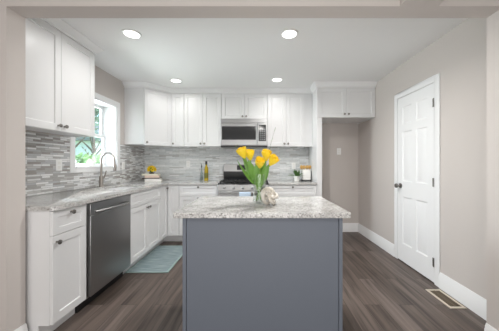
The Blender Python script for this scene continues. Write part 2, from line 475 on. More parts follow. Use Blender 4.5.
# knob near the far stile
m = MB(frame((XR-0.008, DY1-0.065, 0.945), (0,-1,0), (-1,0,0)))
m.lathe([(0.0,0.0),(0.032,0.0),(0.032,0.006),(0.013,0.010),(0.011,0.034),(0.024,0.040),(0.029,0.052),(0.026,0.064),(0.0,0.070)], 18, axis='y')
build('door_knob', m, NICKEL, D)
for z in (0.22, 1.03, 1.84):
    m = MB(); m.lathe([(0,0),(0.006,0),(0.006,0.09),(0,0.09)], 8, (XR-0.016, DY0+0.003, z-0.045)); m.box(XR-0.0105, XR-0.007, DY0+0.004, DY0+0.026, z-0.043, z+0.043)
    build('door_hinge', m, NICKEL, D)
build('door_gap_shade', MB().box(XR, XR+0.05, DY0+0.001, DY1-0.001, 0.0005, 0.006), DARK, D)  # dark strip painting in the shade under the door

# ------------------------------------------------------------------ cabinets
def knob_at(M, u, w0, v, parent):
    m = MB(M @ Matrix.Translation((u, w0, v)))
    m.lathe([(0, 0), (0.009, 0), (0.0075, 0.004), (0.006, 0.012), (0.013, 0.017), (0.0165, 0.022), (0.0155, 0.028), (0.008, 0.031), (0, 0.0315)], 16, axis='y')
    return build('knob', m, NICKEL, parent)
DT = 0.02
def fronts(root, M, w, z0, z1, n=1, knob='', kz='low', gap=0.003, name='door', u0=0.0, fw=0.057):
    """n shaker doors side by side across w; knob: 'l'/'r' side per door"""
    dw = (w - gap*(n+1))/n
    for i in range(n):
        a = u0 + gap + i*(dw+gap)
        d = build(name, MB(M).shaker(dw, z1-z0, DT, fw, u0=a, v0=z0), CAB, root, smooth=20)
        if knob and knob[i] in 'lrc':
            u = {'l': a+0.03, 'r': a+dw-0.03, 'c': a+dw/2}[knob[i]]
            v = {'low': z0+0.045, 'high': z1-0.045, 'mid': (z0+z1)/2, 'rail': z1-0.03}[kz]
            knob_at(M, u, DT, v, d)
def wall_cabinet(label, M, w, d, z0, z1, n, knob, rail=True, group='white shaker wall cabinets', gname='wall_cabinet', u_extra=0, top=0.014):
    """carcass behind the plane out=0; doors stand in front of it"""
    o = M @ Vector((w/2, -d/2, z0))
    root = thing(gname, label, 'cabinet', o, group)
    m = MB(M)
    t = 0.016
    m.box(0, t, -d, 0, z0, z1).box(w-t, w, -d, 0, z0, z1).box(t, w-t, -d, 0, z1-t, z1).box(t, w-t, -d, 0, z0+0.014, z0+0.014+t).box(t, w-t, -0.018, 0, z0, z0+0.014+t).box(t, w-t, -d, -d+0.006, z0+0.03, z1-t)
    if u_extra: m.box(w, w+u_extra, -0.019, 0, z0, z1)
    build('cabinet_body', m, CAB, root)
    fronts(root, M, w, z0+0.002, z1-top, n, knob)
    return root
def base_cabinet(label, M, w, d, layout, knob, z0=0.115, z1=HC-TC, end=None):
    root = thing('base_cabinet', label, 'cabinet', M @ Vector((w/2, -d/2, 0)), 'white shaker base cabinets')
    m = MB(M)
    m.box(0, w, -d, 0, z0, z1)
    m.box(0, w, -d, -0.075, 0, z0)
    build('cabinet_body', m, CAB, root)
    if layout == 'drawer_door':
        fronts(root, M, w, 0.725, z1-0.006, 1, 'c', 'rail', name='drawer', fw=0.045)
        fronts(root, M, w, z0+0.004, 0.721, len(knob), knob, 'high')
    elif layout == 'false_doors':
        d_ = build('drawer_front', MB(M).shaker(w-0.006, z1-0.006-0.725, DT, 0.045, u0=0.003, v0=0.725), CAB, root, smooth=20)
        fronts(root, M, w, z0+0.004, 0.721, len(knob), knob, 'high')
    elif layout == 'drawers':
        fronts(root, M, w, 0.725, z1-0.006, 1, 'c', 'rail', name='drawer', fw=0.045)
        fronts(root, M, w, 0.425, 0.721, 1, 'c', 'rail', name='drawer')
        fronts(root, M, w, z0+0.004, 0.421, 1, 'c', 'rail', name='drawer')
    return root

G0 = 0.001
# left run, fronts facing +X
XBF = -1.41 - DT                     # carcass plane of the base run
dB = XBF - XL - 0.012
FL = lambda y: frame((XBF, y, 0), (0, 1, 0), (1, 0, 0))
base_cabinet('narrow white base cabinet at the near end, one drawer over one door', FL(1.565), 0.31, dB, 'drawer_door', 'l')
base_cabinet('white sink base cabinet between dishwasher and corner, two doors', FL(2.512), 0.776, dB, 'false_doors', 'rl')
# corner carousel cabinet: two door leaves meeting in the inner corner
root = thing('corner_cabinet', 'white corner base cabinet with a folded door in the inner corner', 'cabinet', (-1.65, 3.75, 0), 'white shaker base cabinets')
YBF = 3.52 + DT
cx1 = -1.232
m = MB()
poly = [(XL+0.012, 3.29), (XBF, 3.29), (XBF, YBF), (cx1, YBF), (cx1, YB-0.012), (XL+0.012, YB-0.012)]
m.prism(poly, 0.115, HC-TC)
pk = 0.075
poly2 = [(XL+0.012, 3.29), (XBF-pk, 3.29), (XBF-pk, YBF+pk), (cx1, YBF+pk), (cx1, YB-0.012), (XL+0.012, YB-0.012)]
m.prism(poly2, 0.0, 0.115)
build('cabinet_body', m, CAB, root)
M = frame((XBF, 3.29, 0), (0, 1, 0), (1, 0, 0))
d = build('door', MB(M).shaker(YBF-3.29-DT-0.006, HC-TC-0.006-0.119, DT, 0.05, u0=0.003, v0=0.119), CAB, root, smooth=20)
knob_at(M, YBF-3.29-DT-0.04, DT, HC-TC-0.05, d)
M = frame((XBF, YBF, 0), (1, 0, 0), (0, -1, 0))
build('door', MB(M).shaker(cx1-XBF-DT-0.006, HC-TC-0.006-0.119, DT, 0.05, u0=DT+0.003, v0=0.119), CAB, root, smooth=20)
# rear run
FB = lambda x: frame((x, YBF, 0), (1, 0, 0), (0, -1, 0))
dR = YB - YBF - 0.012
base_cabinet('white drawer cabinet between the corner cabinet and range', FB(cx1+G0), -0.637-cx1-2*G0, dR, 'drawers', '')
base_cabinet('white base cabinet between the range and tall panel', FB(0.137), 0.88-0.137-G0, dR, 'drawer_door', 'rl')

# wall cabinets
XUC = XU - DT
MU = lambda y: frame((XUC, y, 0), (0, 1, 0), (1, 0, 0))
wall_cabinet('white double door wall cabinet nearest the camera, left of the window', MU(1.615), 2.447-1.615, XUC-XL-0.001, UB, UT, 2, 'rl')
# diagonal corner wall cabinet
root = thing('corner_wall_cabinet', 'white diagonal wall cabinet in the corner beside the window', 'cabinet', (-1.8, 3.85, UB), 'white shaker wall cabinets')
poly = [(XL+0.001, 3.522), (-1.765, 3.522), (-1.463, 3.822), (-1.463, YB-0.001), (XL+0.001, YB-0.001)]
a = Vector((-1.765, 3.522, 0)); b2 = Vector((-1.463, 3.822, 0)); u = (b2-a).normalized(); out = Vector((u.y, -u.x, 0))
MD = frame(a - out*0.012, u, out)
m = MB(); po = [(XL+0.001, 3.522), (-1.777, 3.522), (-1.463, 3.836), (-1.463, YB-0.001), (XL+0.001, YB-0.001)]
m.prism(po, UB+0.012, UT)
build('cabinet_body', m, CAB, root)
fronts(root, MD, (b2-a).length, UB+0.002, UT-0.014, 1, 'l', u0=0.0)
YUF = 3.815 + DT
MR = lambda x: frame((x, YUF, 0), (1, 0, 0), (0, -1, 0))
dU = YB - YUF - 0.001
MXL, MXR = -0.632, 0.132
wall_cabinet('narrow white single door wall cabinet beside the diagonal corner one', MR(-1.46), 0.208, dU, UB, UT, 1, 'l')
wall_cabinet('white double door wall cabinet left of the microwave', MR(-1.251), MXL-(-1.251)-G0, dU, UB, UT, 2, 'rl')
wall_cabinet('short white double door wall cabinet above the microwave', MR(MXL), MXR-MXL-G0, dU, 1.955, UT, 2, 'rl')
wall_cabinet('white double door wall cabinet right of the microwave', MR(MXR), 0.62, dU, UB, UT, 2, 'rl', u_extra=0.878-MXR-0.62)
MF = frame((0.88, 3.54, 0), (1, 0, 0), (0, -1, 0))
wall_cabinet('deep white double door cabinet over the empty refrigerator alcove', MF, XR-0.88-0.001, YB-3.54-0.001, 1.93, UT, 2, 'rl', top=0.0135)
o = build('side_panel', MB().box(0.88, 0.957, 3.522, YB-0.02, 0.0, 1.929), CAB, None, bevel=0.002)
tag(o, 'tall white panel standing left of the refrigerator alcove', 'panel')

# ------------------------------------------------------------------ worktops
z0, z1 = HC-TC+0.0005, HC
XC, YC = -1.385, 3.50
SX0, SX1, SY0, SY1 = -1.93, -1.53, 2.60, 3.19
m = MB()
rr = 0.05; arc = [(XC-rr+rr*math.sin(R(t)), 1.556+rr-rr*math.cos(R(t))) for t in range(0, 91, 15)]
xl = XL+0.009
m.prism([(xl, 1.556)] + arc + [(XC, SY0), (SX1, SY0), (SX0, SY0), (xl, SY0)], z0, z1)
m.prism([(xl, SY0), (SX0, SY0), (SX0, SY1), (xl, SY1)], z0, z1)
m.prism([(SX1, SY0), (XC, SY0), (XC, SY1), (SX1, SY1)], z0, z1)
m.prism([(xl, SY1), (SX0, SY1), (SX1, SY1), (XC, SY1), (XC, YC), (-0.637, YC), (-0.637, YB-0.009), (xl, YB-0.009)], z0, z1)
o = build('countertop', m, GRANITE); tag(o, 'L shaped speckled granite countertop around the sink and corner', 'countertop', 'granite countertops')
o = build('countertop', MB().box(0.137, 0.879, YC, YB-0.009, z0, z1), GRANITE, None, bevel=0.004)
tag(o, 'short speckled granite countertop right of the range', 'countertop', 'granite countertops')

# sink
root = thing('kitchen_sink', 'stainless steel undermount sink below the window', 'sink', (-1.73, 2.895, HC-0.21))
m = MB(); e = 0.012
L = [(SX0-e, SX1+e, SY0-e, SY1+e, HC-TC-0.001), (SX0+0.002, SX1-0.002, SY0+0.002, SY1-0.002, HC-TC-0.001), (SX0+0.012, SX1-0.012, SY0+0.012, SY1-0.012, HC-0.20), (SX0+0.05, SX1-0.05, SY0+0.05, SY1-0.05, HC-0.21)]
vs, fs = [], []
for a_, b_, c_, d_, z in L: vs += [(a_, c_, z), (b_, c_, z), (b_, d_, z), (a_, d_, z)]
for i in range(3):
    for k in range(4): fs.append((i*4+k, i*4+(k+1) % 4, i*4+4+(k+1) % 4, i*4+4+k))
fs.append((12, 13, 14, 15)); m.add(vs, fs)
build('basin', m, SINK, root)
build('drain', MB().lathe([(0, 0), (0.042, 0), (0.042, 0.003), (0.03, 0.004), (0.0, 0.002)], 18, (-1.73, 2.895, HC-0.21)), STEEL, root)

# faucet
fx, fy = -1.985, 2.885
root = thing('faucet', 'tall brushed nickel gooseneck faucet behind the sink', 'faucet', (fx, fy, HC))
build('base', MB().lathe([(0, 0), (0.03, 0), (0.03, 0.006), (0.024, 0.012), (0.024, 0.13), (0.018, 0.14), (0, 0.14)], 18, (fx, fy, HC)), FAUCET, root)
pts = [(fx, fy, HC+0.13), (fx, fy, HC+0.30)]
rad = 0.083
for k in range(1, 13):
    a_ = math.pi*k/12
    pts.append((fx+rad-rad*math.cos(a_), fy, HC+0.335+rad*math.sin(a_)*1.1))
pts.append((fx+2*rad+0.004, fy, HC+0.27))
build('spout', MB().tube(pts, 0.0125, 12), FAUCET, root)
build('spray_head', MB().lathe([(0, 0), (0.017, 0), (0.019, 0.02), (0.017, 0.075), (0.0125, 0.085), (0, 0.085)], 14, (fx+2*rad+0.004, fy, HC+0.2)), FAUCET, root)
build('lever', MB().tube([(fx, fy+0.02, HC+0.10), (fx, fy+0.05, HC+0.11), (fx+0.01, fy+0.06, HC+0.15), (fx+0.02, fy+0.065, HC+0.20)], [0.011, 0.009, 0.007, 0.005], 8), FAUCET, root)

# ------------------------------------------------------------------ dishwasher
root = thing('dishwasher', 'stainless steel dishwasher between the white base cabinets', 'dishwasher', (-1.7, 2.19, 0))
y0, y1 = 1.878, 2.509
m = MB().box(XL+0.02, XBF, y0, y1, 0.10, HC-TC-0.002)
build('cabinet_body', m, STEEL, root)
build('kick_plate', MB().box(XL+0.05, XBF-0.06, y0, y1, 0.0, 0.10), BLACK, root)
yd0 = y0+0.032
build('door', MB().box(XBF, XBF+0.028, yd0, y1-0.004, 0.112, HC-TC-0.112), STEEL, root, bevel=0.004)
build('control_panel', MB().box(XBF, XBF+0.028, yd0, y1-0.004, HC-TC-0.110, HC-TC-0.008), STEEL, root, bevel=0.004)
hz = HC-TC-0.085
m = MB(); pts = []
for k in range(13):
    t_ = k/12; pts.append((XBF+0.03+0.045*math.sin(math.pi*min(1, max(0, t_))) ** 0.5, yd0+0.05+t_*(y1-yd0-0.11), hz))
m.tube(pts, 0.011, 10)
build('handle', m, STEEL, root)

# ------------------------------------------------------------------ range
RX0, RX1 = -0.632, 0.132
root = thing('gas_range', 'stainless steel gas range with black grates under the microwave', 'range', (-0.25, 3.8, 0))
yf = 3.485
m = MB().box(RX0, RX1, yf, YB-0.02, 0.05, 0.905).box(RX0+0.03, RX1-0.03, yf+0.05, YB-0.04, 0.0, 0.05)
build('range_body', m, STEEL, root)
build('cooktop', MB().box(RX0, RX1, yf-0.01, YB-0.09, 0.905, 0.918), BLACK, root, bevel=0.003)
m = MB().prism([(YB-0.09, 0.905), (YB-0.105, 1.03), (YB-0.105, 1.06), (YB-0.08, 1.215), (YB-0.02, 1.215), (YB-0.02, 0.905)], RX0, RX1, 'x')
bgd = build('backguard', m, STEEL, root, bevel=0.004)
build('lower_backguard', MB().prism([(YB-0.092, 0.93), (YB-0.109, 1.03), (YB-0.109, 1.085), (YB-0.09, 1.09), (YB-0.08, 0.93)], RX0+0.006, RX1-0.006, 'x'), BLACK, root)
build('display', MB().prism([(YB-0.1005, 1.112), (YB-0.087, 1.195), (YB-0.07, 1.195), (YB-0.07, 1.112)], -0.395, -0.105, 'x'), BGLASS, root)
def grate(x0, x1):
    m = MB(); ya, yb = yf+0.03, YB-0.13; z = 0.95; r = 0.007
    for x in (x0, x1): m.box(x-r, x+r, ya, yb, z-r, z+r)
    for y in (ya, (ya+yb)/2, yb): m.box(x0-r, x1+r, y-r, y+r, z-r, z+r)
    xm = (x0+x1)/2; m.box(xm-r, xm+r, ya, yb, z-r, z+r)
    for y in ((ya*3+yb)/4, (ya+yb*3)/4): m.box(x0, x1, y-r, y+r, z-r, z+r)
    for x in (x0, x1):
        for y in (ya, yb): m.box(x-r, x+r, y-r, y+r, 0.9175, z)
    build('grate', m, IRON, root)
gw = (RX1-RX0-0.06)/3
for i in range(3): grate(RX0+0.03+i*gw+0.008, RX0+0.03+(i+1)*gw-0.008)
for i in (0, 2):
    for y in (yf+0.14, YB-0.24):
        build('burner', MB().lathe([(0, 0), (0.05, 0), (0.05, 0.01), (0.036, 0.012), (0.036, 0.02), (0, 0.022)], 18, (RX0+0.03+(i+0.5)*gw, y, 0.9175)), IRON, root)
pn = build('control_panel', MB().prism([(yf+0.02, 0.905), (yf-0.012, 0.9), (yf-0.026, 0.815), (yf, 0.812), (yf+0.02, 0.812)], RX0, RX1, 'x'), STEEL, root, bevel=0.003)
for i in range(5):
    x = RX0+0.1+i*(RX1-RX0-0.2)/4
    m = MB(frame((x, yf-0.019, 0.858), (1, 0, 0), (0, -1, 0.16))); m.lathe([(0, -0.004), (0.024, -0.004), (0.024, 0.003), (0.019, 0.007), (0.017, 0.028), (0, 0.03)], 16, axis='y')
    build('knob', m, STEEL, pn)
od = build('oven_door', MB().box(RX0+0.002, RX1-0.002, yf-0.032, yf, 0.25, 0.808), STEEL, root, bevel=0.005)
build('oven_window', MB().box(RX0+0.04, RX1-0.04, yf-0.035, yf-0.03, 0.40, 0.735), BGLASS, od)
m = MB(); m.tube([(RX0+0.04, yf-0.075, 0.785), (RX1-0.04, yf-0.075, 0.785)], 0.012, 10)
for x in (RX0+0.07, RX1-0.07): m.tube([(x, yf-0.03, 0.785), (x, yf-0.075, 0.785)], 0.009, 8)
build('handle', m, STEEL, od)
build('storage_drawer', MB().box(RX0+0.002, RX1-0.002, yf-0.03, yf, 0.06, 0.24), STEEL, root, bevel=0.005)
# cloth on the handle
CLOTH = mat('pale_blue_cloth', lin(196, 214, 232), 0.9, bump=(300, 0.3), var=(60, 0.08))
m = MB(); hy, hzz = yf-0.075, 0.785; prof = []
path = [(hy-0.017, 0.60), (hy-0.016, 0.72), (hy-0.0145, hzz)] + [(hy-0.0145*math.cos(R(t)), hzz+0.0145*math.sin(R(t))) for t in (30, 60, 90, 120, 150)] + [(hy+0.0145, hzz), (hy+0.016, 0.73), (hy+0.017, 0.63)]
inn = [(p[0]*1.0 + (0.0015 if p[0] < hy else -0.0015), p[1] - (0.0015 if p[1] > hzz else 0)) for p in path]
m.prism(path + inn[::-1], -0.30, -0.13, 'x')
o = build('dish_towel', m, CLOTH); tag(o, 'pale blue cloth hanging over the oven door handle', 'towel')

# ------------------------------------------------------------------ microwave
root = thing('microwave', 'stainless steel microwave mounted above the range', 'microwave', (-0.25, 3.93, 1.49))
x0, x1, mf = MXL+0.002, MXR-0.002, 3.765
zb, zt = 1.487, 1.952
build('housing', MB().box(x0, x1, mf, YB-0.012, zb, zt), STEEL, root)
build('vent_grille', MB().box(x0, x1, mf-0.03, mf, zt-0.07, zt), STEEL, root, bevel=0.004)
xs = x1-0.155
dr = build('door', MB().box(x0, xs, mf-0.032, mf, zb+0.03, zt-0.073), STEEL, root, bevel=0.005)
build('window', MB().box(x0+0.02, xs-0.035, mf-0.0345, mf-0.03, zb+0.122, zt-0.125), BGLASS, dr)
m = MB(); xh = xs-0.018
m.tube([(xh, mf-0.07, zb+0.05), (xh, mf-0.07, zt-0.09)], 0.011, 10)
for z in (zb+0.08, zt-0.12): m.tube([(xh, mf-0.03, z), (xh, mf-0.07, z)], 0.007, 8)
build('handle', m, STEEL, dr)
cp = build('control_panel', MB().box(xs+0.003, x1, mf-0.032, mf, zb+0.03, zt-0.073), STEEL, root, bevel=0.004)
kp = build('keypad', MB().box(xs+0.012, x1-0.025, mf-0.0345, mf-0.03, zb+0.10, zt-0.10), BGLASS, cp)
KEY = mat('keypad_print', lin(170, 172, 174), 0.5, var=(50, 0.05))
for r_ in range(6):
    for c_ in range(3):
        x = xs+0.03+c_*0.034; z = zb+0.122+r_*0.033
        build('key', MB().box(x, x+0.02, mf-0.0352, mf-0.0344, z, z+0.012), KEY, kp)
build('lower_vent', MB().box(x0, x1, mf-0.02, mf, zb, zb+0.027), BLACK, root)

# ------------------------------------------------------------------ island
root = thing('kitchen_island', 'slate blue kitchen island with a speckled granite top', 'island', (0.015, 1.70, 0))
ix0, ix1, iy0, iy1 = -0.4626, 0.4995, 1.385, 2.02
m = MB().box(ix0, ix1, iy0+0.012, iy1, 0.09, HC-TC).box(ix0, ix1, iy0+0.012, iy1-0.07, 0, 0.09)
build('island_body', m, BLUE, root, bevel=0.002)
build('back_panel', MB().box(ix0+0.0225, ix1-0.0225, iy0+0.004, iy0+0.012, 0, HC-TC-0.0005), BLUE, root, bevel=0.001)
for xa in (ix0-0.001, ix1-0.021):
    build('corner_trim', MB().box(xa, xa+0.022, iy0-0.002, iy0+0.03, 0, HC-TC-0.0005), BLUE, root, bevel=0.002)
for i in range(2):
    M = frame((ix1-0.01, iy1, 0), (-1, 0, 0), (0, 1, 0)); dw = (ix1-ix0-0.02)/2
    d = build('door', MB(M).shaker(dw-0.004, 0.72, DT, 0.057, u0=i*dw+0.002, v0=0.12), BLUE, root, smooth=20)
    knob_at(M, i*dw+(dw-0.04 if i == 0 else 0.04), DT, 0.79, d)
m = MB(); ta, tb, tc_, td = -0.515, 0.5445, 1.353, 2.05; cr = 0.02
pl = []
for (cx, cy, s) in ((ta+cr, tc_+cr, 180), (tb-cr, tc_+cr, 270), (tb-cr, td-cr, 0), (ta+cr, td-cr, 90)):
    for k in range(5): pl.append((cx+cr*math.cos(R(s+k*22.5)), cy+cr*math.sin(R(s+k*22.5))))
m.prism(pl, HC-TC, HC)
build('countertop', m, GRANITE, root, bevel=0.004)

# ------------------------------------------------------------------ ceiling lights
def can(x, y, label, p=1.0):
    root = thing('recessed_light', label, 'ceiling light', (x, y, ZC), 'recessed ceiling lights')
    m = MB(); m.lathe([(0.086, ZC), (0.086, ZC-0.004), (0.070, ZC-0.008), (0.066, ZC-0.004), (0.066, ZC)], 32, (x, y, 0), cap=False)
    build('trim_ring', m, PLASTIC, root)
    build('lens', MB().lathe([(0, ZC-0.0045), (0.066, ZC-0.0045), (0.066, ZC-0.001), (0, ZC-0.001)], 32, (x, y, 0)), LENS, root)
    d = bpy.data.lights.new('recessed_lamp', 'AREA'); d.shape = 'DISK'; d.size = 0.13; d.energy = CAN_W*p; d.color = (1, 0.985, 0.965); d.spread = R(160)
    o = bpy.data.objects.new('recessed_lamp', d); COL.objects.link(o); o.location = (0, 0, -0.012); o.parent = root
CAN_W = 5.5
can(-1.218, 2.197, 'round recessed ceiling light nearest the left wall cabinets', 0.75)
can(0.285, 2.197, 'round recessed ceiling light above the near side of the island', 3.1)
can(-1.246, 3.43, 'round recessed ceiling light in front of the corner wall cabinet', 0.38)
can(0.258, 3.39, 'round recessed ceiling light in front of the microwave cabinets', 0.38)
# added fill discs under the near room's ceiling, without any fixtures
for x in (-1.8, 0.0, 1.9):
    d = bpy.data.lights.new('near_room_fill_disc', 'AREA'); d.shape = 'DISK'; d.size = 0.3; d.energy = 8; d.color = (1, 0.97, 0.93)
    o = bpy.data.objects.new('near_room_fill_disc', d); COL.objects.link(o); o.location = (x, -0.6, ZC-0.01)

# ------------------------------------------------------------------ wall plates
def plate(label, M, kind):
    root = thing('wall_outlet' if kind == 'outlet' else 'light_switch', label, 'outlet' if kind == 'outlet' else 'switch', M.translation, 'white wall plates')
    build('cover_plate', MB(M).box(-0.036, 0.036, 0, 0.006, -0.058, 0.058), PLASTIC, root, bevel=0.003)
    if kind == 'outlet':
        for z in (-0.022, 0.022): build('socket', MB(M).box(-0.016, 0.016, 0.0055, 0.008, z-0.014, z+0.014), CERAMIC, root, bevel=0.002)
    else:
        build('rocker', MB(M).box(-0.016, 0.016, 0.0055, 0.009, -0.032, 0.032), CERAMIC, root, bevel=0.002)
plate('white outlet on the side tile under the near wall cabinets', frame((XL+0.0092, 2.36, 1.205), (0, 1, 0), (1, 0, 0)), 'outlet')
plate('white switch on the side tile between window and corner', frame((XL+0.0092, 3.475, 1.19), (0, 1, 0), (1, 0, 0)), 'switch')
plate('white outlet on the rear tile left of the oil bottles', frame((-1.275, YB-0.0092, 1.215), (1, 0, 0), (0, -1, 0)), 'outlet')
plate('white outlet on the rear tile above the potted plant', frame((0.61, YB-0.0092, 1.18), (1, 0, 0), (0, -1, 0)), 'outlet')
plate('white outlet on the greige wall inside the refrigerator alcove', frame((1.425, YB-0.0002, 1.44), (1, 0, 0), (0, -1, 0)), 'outlet')

# ------------------------------------------------------------------ floor register and mat
root = thing('floor_register', 'pale metal floor vent register beside the right baseboard', 'vent', (1.673, 2.08, 0))
BEIGE = mat('almond_metal', lin(205, 195, 178), 0.45, 0.0, bump=(80, 0.03))
BROWN = mat('dark_louvre_metal', lin(112, 98, 80), 0.5, 0.2, bump=(80, 0.03))
ra, rb, rc, rd = 1.605, 1.742, 1.935, 2.225; e = 0.02
m = MB().box(ra, rb, rc, rc+e, 0, 0.006).box(ra, rb, rd-e, rd, 0, 0.006).box(ra, ra+e, rc+e, rd-e, 0, 0.006).box(rb-e, rb, rc+e, rd-e, 0, 0.006)
build('rim', m, BEIGE, root)
build('duct_shade', MB().box(ra+e, rb-e, rc+e, rd-e, 0.0003, 0.0012), DARK, root)  # dark sheet painting in the shade below the louvres
m = MB()
for k in range(16):
    y = rc+e+0.008+k*(rd-rc-2*e-0.016)/15
    m.box(ra+e, rb-e, y-0.0045, y+0.0045, 0.002, 0.0045)
m.box((ra+rb)/2-0.004, (ra+rb)/2+0.004, rc+e, rd-e, 0.001, 0.005)
build('louvres', m, BROWN, root)

def matmat():
    m = mat('teal_woven_mat', lin(140, 164, 164), 0.9)
    n, l, b = nodes(m)
    tc = n.new('ShaderNodeTexCoord'); mp = n.new('ShaderNodeMapping'); mp.inputs['Scale'].default_value = (6, 75, 1)
    nz = n.new('ShaderNodeTexNoise'); nz.inputs['Scale'].default_value = 1; nz.inputs['Detail'].default_value = 3
    l.new(tc.outputs['Object'], mp.inputs[0]); l.new(mp.outputs[0], nz.inputs['Vector'])
    r = ramp(n, [(0.35, lin(112, 130, 134)), (0.55, lin(138, 153, 156)), (0.75, lin(166, 178, 180))]); l.new(nz.outputs['Fac'], r.inputs[0])
    l.new(r.outputs[0], b.inputs['Base Color'])
    bp = n.new('ShaderNodeBump'); bp.inputs['Strength'].default_value = 0.4; bp.inputs['Distance'].default_value = 0.003
    l.new(nz.outputs['Fac'], bp.inputs['Height']); l.new(bp.outputs[0], b.inputs['Normal'])
    return m
root = thing('floor_mat', 'teal woven floor mat in front of the sink cabinet', 'mat', (-1.25, 2.99, 0))
qa, qb, qc, qd = -1.50, -1.02, 2.565, 3.40
build('woven_field', MB().box(qa+0.02, qb-0.02, qc+0.012, qd-0.012, 0, 0.009), matmat(), root, bevel=0.003)
HEM = mat('pale_mat_hem', lin(150, 170, 168), 0.9, bump=(300, 0.2))
m = MB().box(qa, qa+0.02, qc, qd, 0, 0.010).box(qb-0.02, qb, qc, qd, 0, 0.010).box(qa+0.02, qb-0.02, qc, qc+0.012, 0, 0.010).box(qa+0.02, qb-0.02, qd-0.012, qd, 0, 0.010)
build('hem', m, HEM, root, bevel=0.002)

# ------------------------------------------------------------------ on the island: vase, tulips, twigs, knot
VY = 1.70; SV = 230/VY
def vx(x): return (x-259.5)/SV
def vz(y): return CAM_Z-(y-163.7)/SV
vc = vx(259.4)
root = thing('glass_vase', 'clear glass cylinder vase on the granite island', 'vase', (vc, VY, HC))
vr, vh = 0.047, 0.215
build('vase_wall', MB().lathe([(0, 0), (vr-0.002, 0), (vr, 0.003), (vr, vh-0.002), (vr-0.0015, vh), (vr-0.003, vh-0.002), (vr-0.003, 0.014), (0, 0.012)], 32, (vc, VY, HC+0.0005)), VASE, root)
WATER = glass('water', (0.96, 0.98, 0.95, 1), 0.05)
build('water', MB().lathe([(0, 0.0125), (vr-0.004, 0.0145), (vr-0.004, 0.12), (0, 0.12)], 28, (vc, VY, HC+0.0005)), WATER, root)

STEM = mat('tulip_stem_green', lin(118, 158, 72), 0.5, var=(30, 0.1))
LEAF = mat('tulip_leaf_green', lin(104, 150, 62), 0.45, var=(25, 0.22))
PETAL = mat('tulip_petal_yellow', lin(252, 214, 44), 0.5, var=(40, 0.12))
PETAL.node_tree.nodes['Principled BSDF'].inputs['Subsurface Weight'].default_value = 0.0
def bez(p0, p1, p2, n=10):
    p0, p1, p2 = Vector(p0), Vector(p1), Vector(p2)
    return [(1-t)**2*p0 + 2*t*(1-t)*p1 + t*t*p2 for t in [i/n for i in range(n+1)]]
def leaf_blade(mb, pts, wd, side, cup=0.25):
    """a blade along pts with a real thickness; side = direction of its width"""
    n = len(pts); vs, fs = [], []
    side = Vector(side).normalized()
    for i, p in enumerate(pts):
        t = i/(n-1)
        ww = wd*(math.sin(math.pi*(0.12+0.88*t)**0.9) + 0.06) if i < n-1 else wd*0.03
        tan = (pts[min(i+1, n-1)]-pts[max(i-1, 0)]).normalized()
        sd = (side-tan*side.dot(tan)).normalized(); nn = tan.cross(sd)
        for s, lift in ((-1, cup), (0, 0), (1, cup)):
            for th in (0.0, 0.0011):
                vs.append(tuple(p + sd*s*ww + nn*(lift*ww*abs(s)+th)))
    for i in range(n-1):
        a, b_ = i*6, (i+1)*6
        for k in range(2):
            fs.append((a+2*k, a+2*k+2, b_+2*k+2, b_+2*k)); fs.append((a+2*k+1, b_+2*k+1, b_+2*k+3, a+2*k+3))
        fs.append((a, b_, b_+1, a+1)); fs.append((a+4, a+5, b_+5, b_+4))
    fs.append((0, 1, 3, 2)); fs.append((2, 3, 5, 4))
    e = (n-1)*6; fs.append((e, e+2, e+3, e+1)); fs.append((e+2, e+4, e+5, e+3))
    mb.add(vs, fs)
def petal(mb, base, axis, ang, ln, wd, open_):
    axis = Vector(axis).normalized(); q = axis.orthogonal().normalized()
    q = Matrix.Rotation(ang, 3, axis) @ q; sd = axis.cross(q)
    vs, fs = [], []; nu, nv = 5, 8
    for th in (0, 0.0014):
        for i in range(nv+1):
            t = i/nv
            r = ln*(0.06 + 0.36*math.sin(math.pi*min(1, t*0.62+0.04)) + open_*t*t*t) + th
            hgt = ln*(t**0.9)
            ww = wd*(math.sin(math.pi*(t*0.80+0.09)) ** 0.8)
            for j in range(nu):
                s = (j-(nu-1)/2)/((nu-1)/2)
                a = s*ww/max(0.012, r)
                a = max(-1.25, min(1.25, a))
                p = Vector(base) + axis*hgt + (q*math.cos(a) + sd*math.sin(a))*r
                vs.append(tuple(p))
    N = (nv+1)*nu
    for i in range(nv):
        for j in range(nu-1):
            a = i*nu+j
            fs.append((a, a+1, a+nu+1, a+nu)); fs.append((N+a, N+a+nu, N+a+nu+1, N+a+1))
    rim = [j for j in range(nu)] + [i*nu+nu-1 for i in range(1, nv+1)] + [nv*nu+j for j in range(nu-2, -1, -1)] + [i*nu for i in range(nv-1, 0, -1)]
    for k in range(len(rim)):
        a, b_ = rim[k], rim[(k+1) % len(rim)]
        fs.append((a, N+a, N+b_, b_))
    mb.add(vs, fs)
def tulip(label, foot, head, tip, size, leaf=None):
    """foot in the vase, head = the bloom's base, tip = direction the bloom points"""
    root = thing('tulip', label, 'flower', foot, 'yellow tulips in the vase')
    f, h = Vector(foot), Vector(head); tip = Vector(tip).normalized()
    mid = (h - tip*(h-f).length*0.45)
    pts = bez(f, mid, h, 12)
    build('stem', MB().tube(pts, 0.0042, 8), STEM, root)
    bm = MB()
    for ring in range(2):
        for k in range(3):
            petal(bm, h, tip, 2*math.pi*(k/3)+ring*math.pi/3, size*(1.0 if ring else 0.97), size*0.36*(1 if ring else 0.92), 0.10 if ring else 0.02)
    build('bloom', bm, PETAL, root, smooth=60)
    if leaf:
        for (p1, p2, wd, side) in leaf:
            st = pts[4]
            lm = MB(); leaf_blade(lm, bez(st, p1, p2, 10), wd, side)
            build('leaf', lm, LEAF, root, smooth=60)
def V(x, y, dy=0.0):
    """a spot in the bouquet, dy metres behind the vase's axis"""
    return ((x-259.5)/230*(VY+dy), VY+dy, CAM_Z-(y-163.7)/230*(VY+dy))
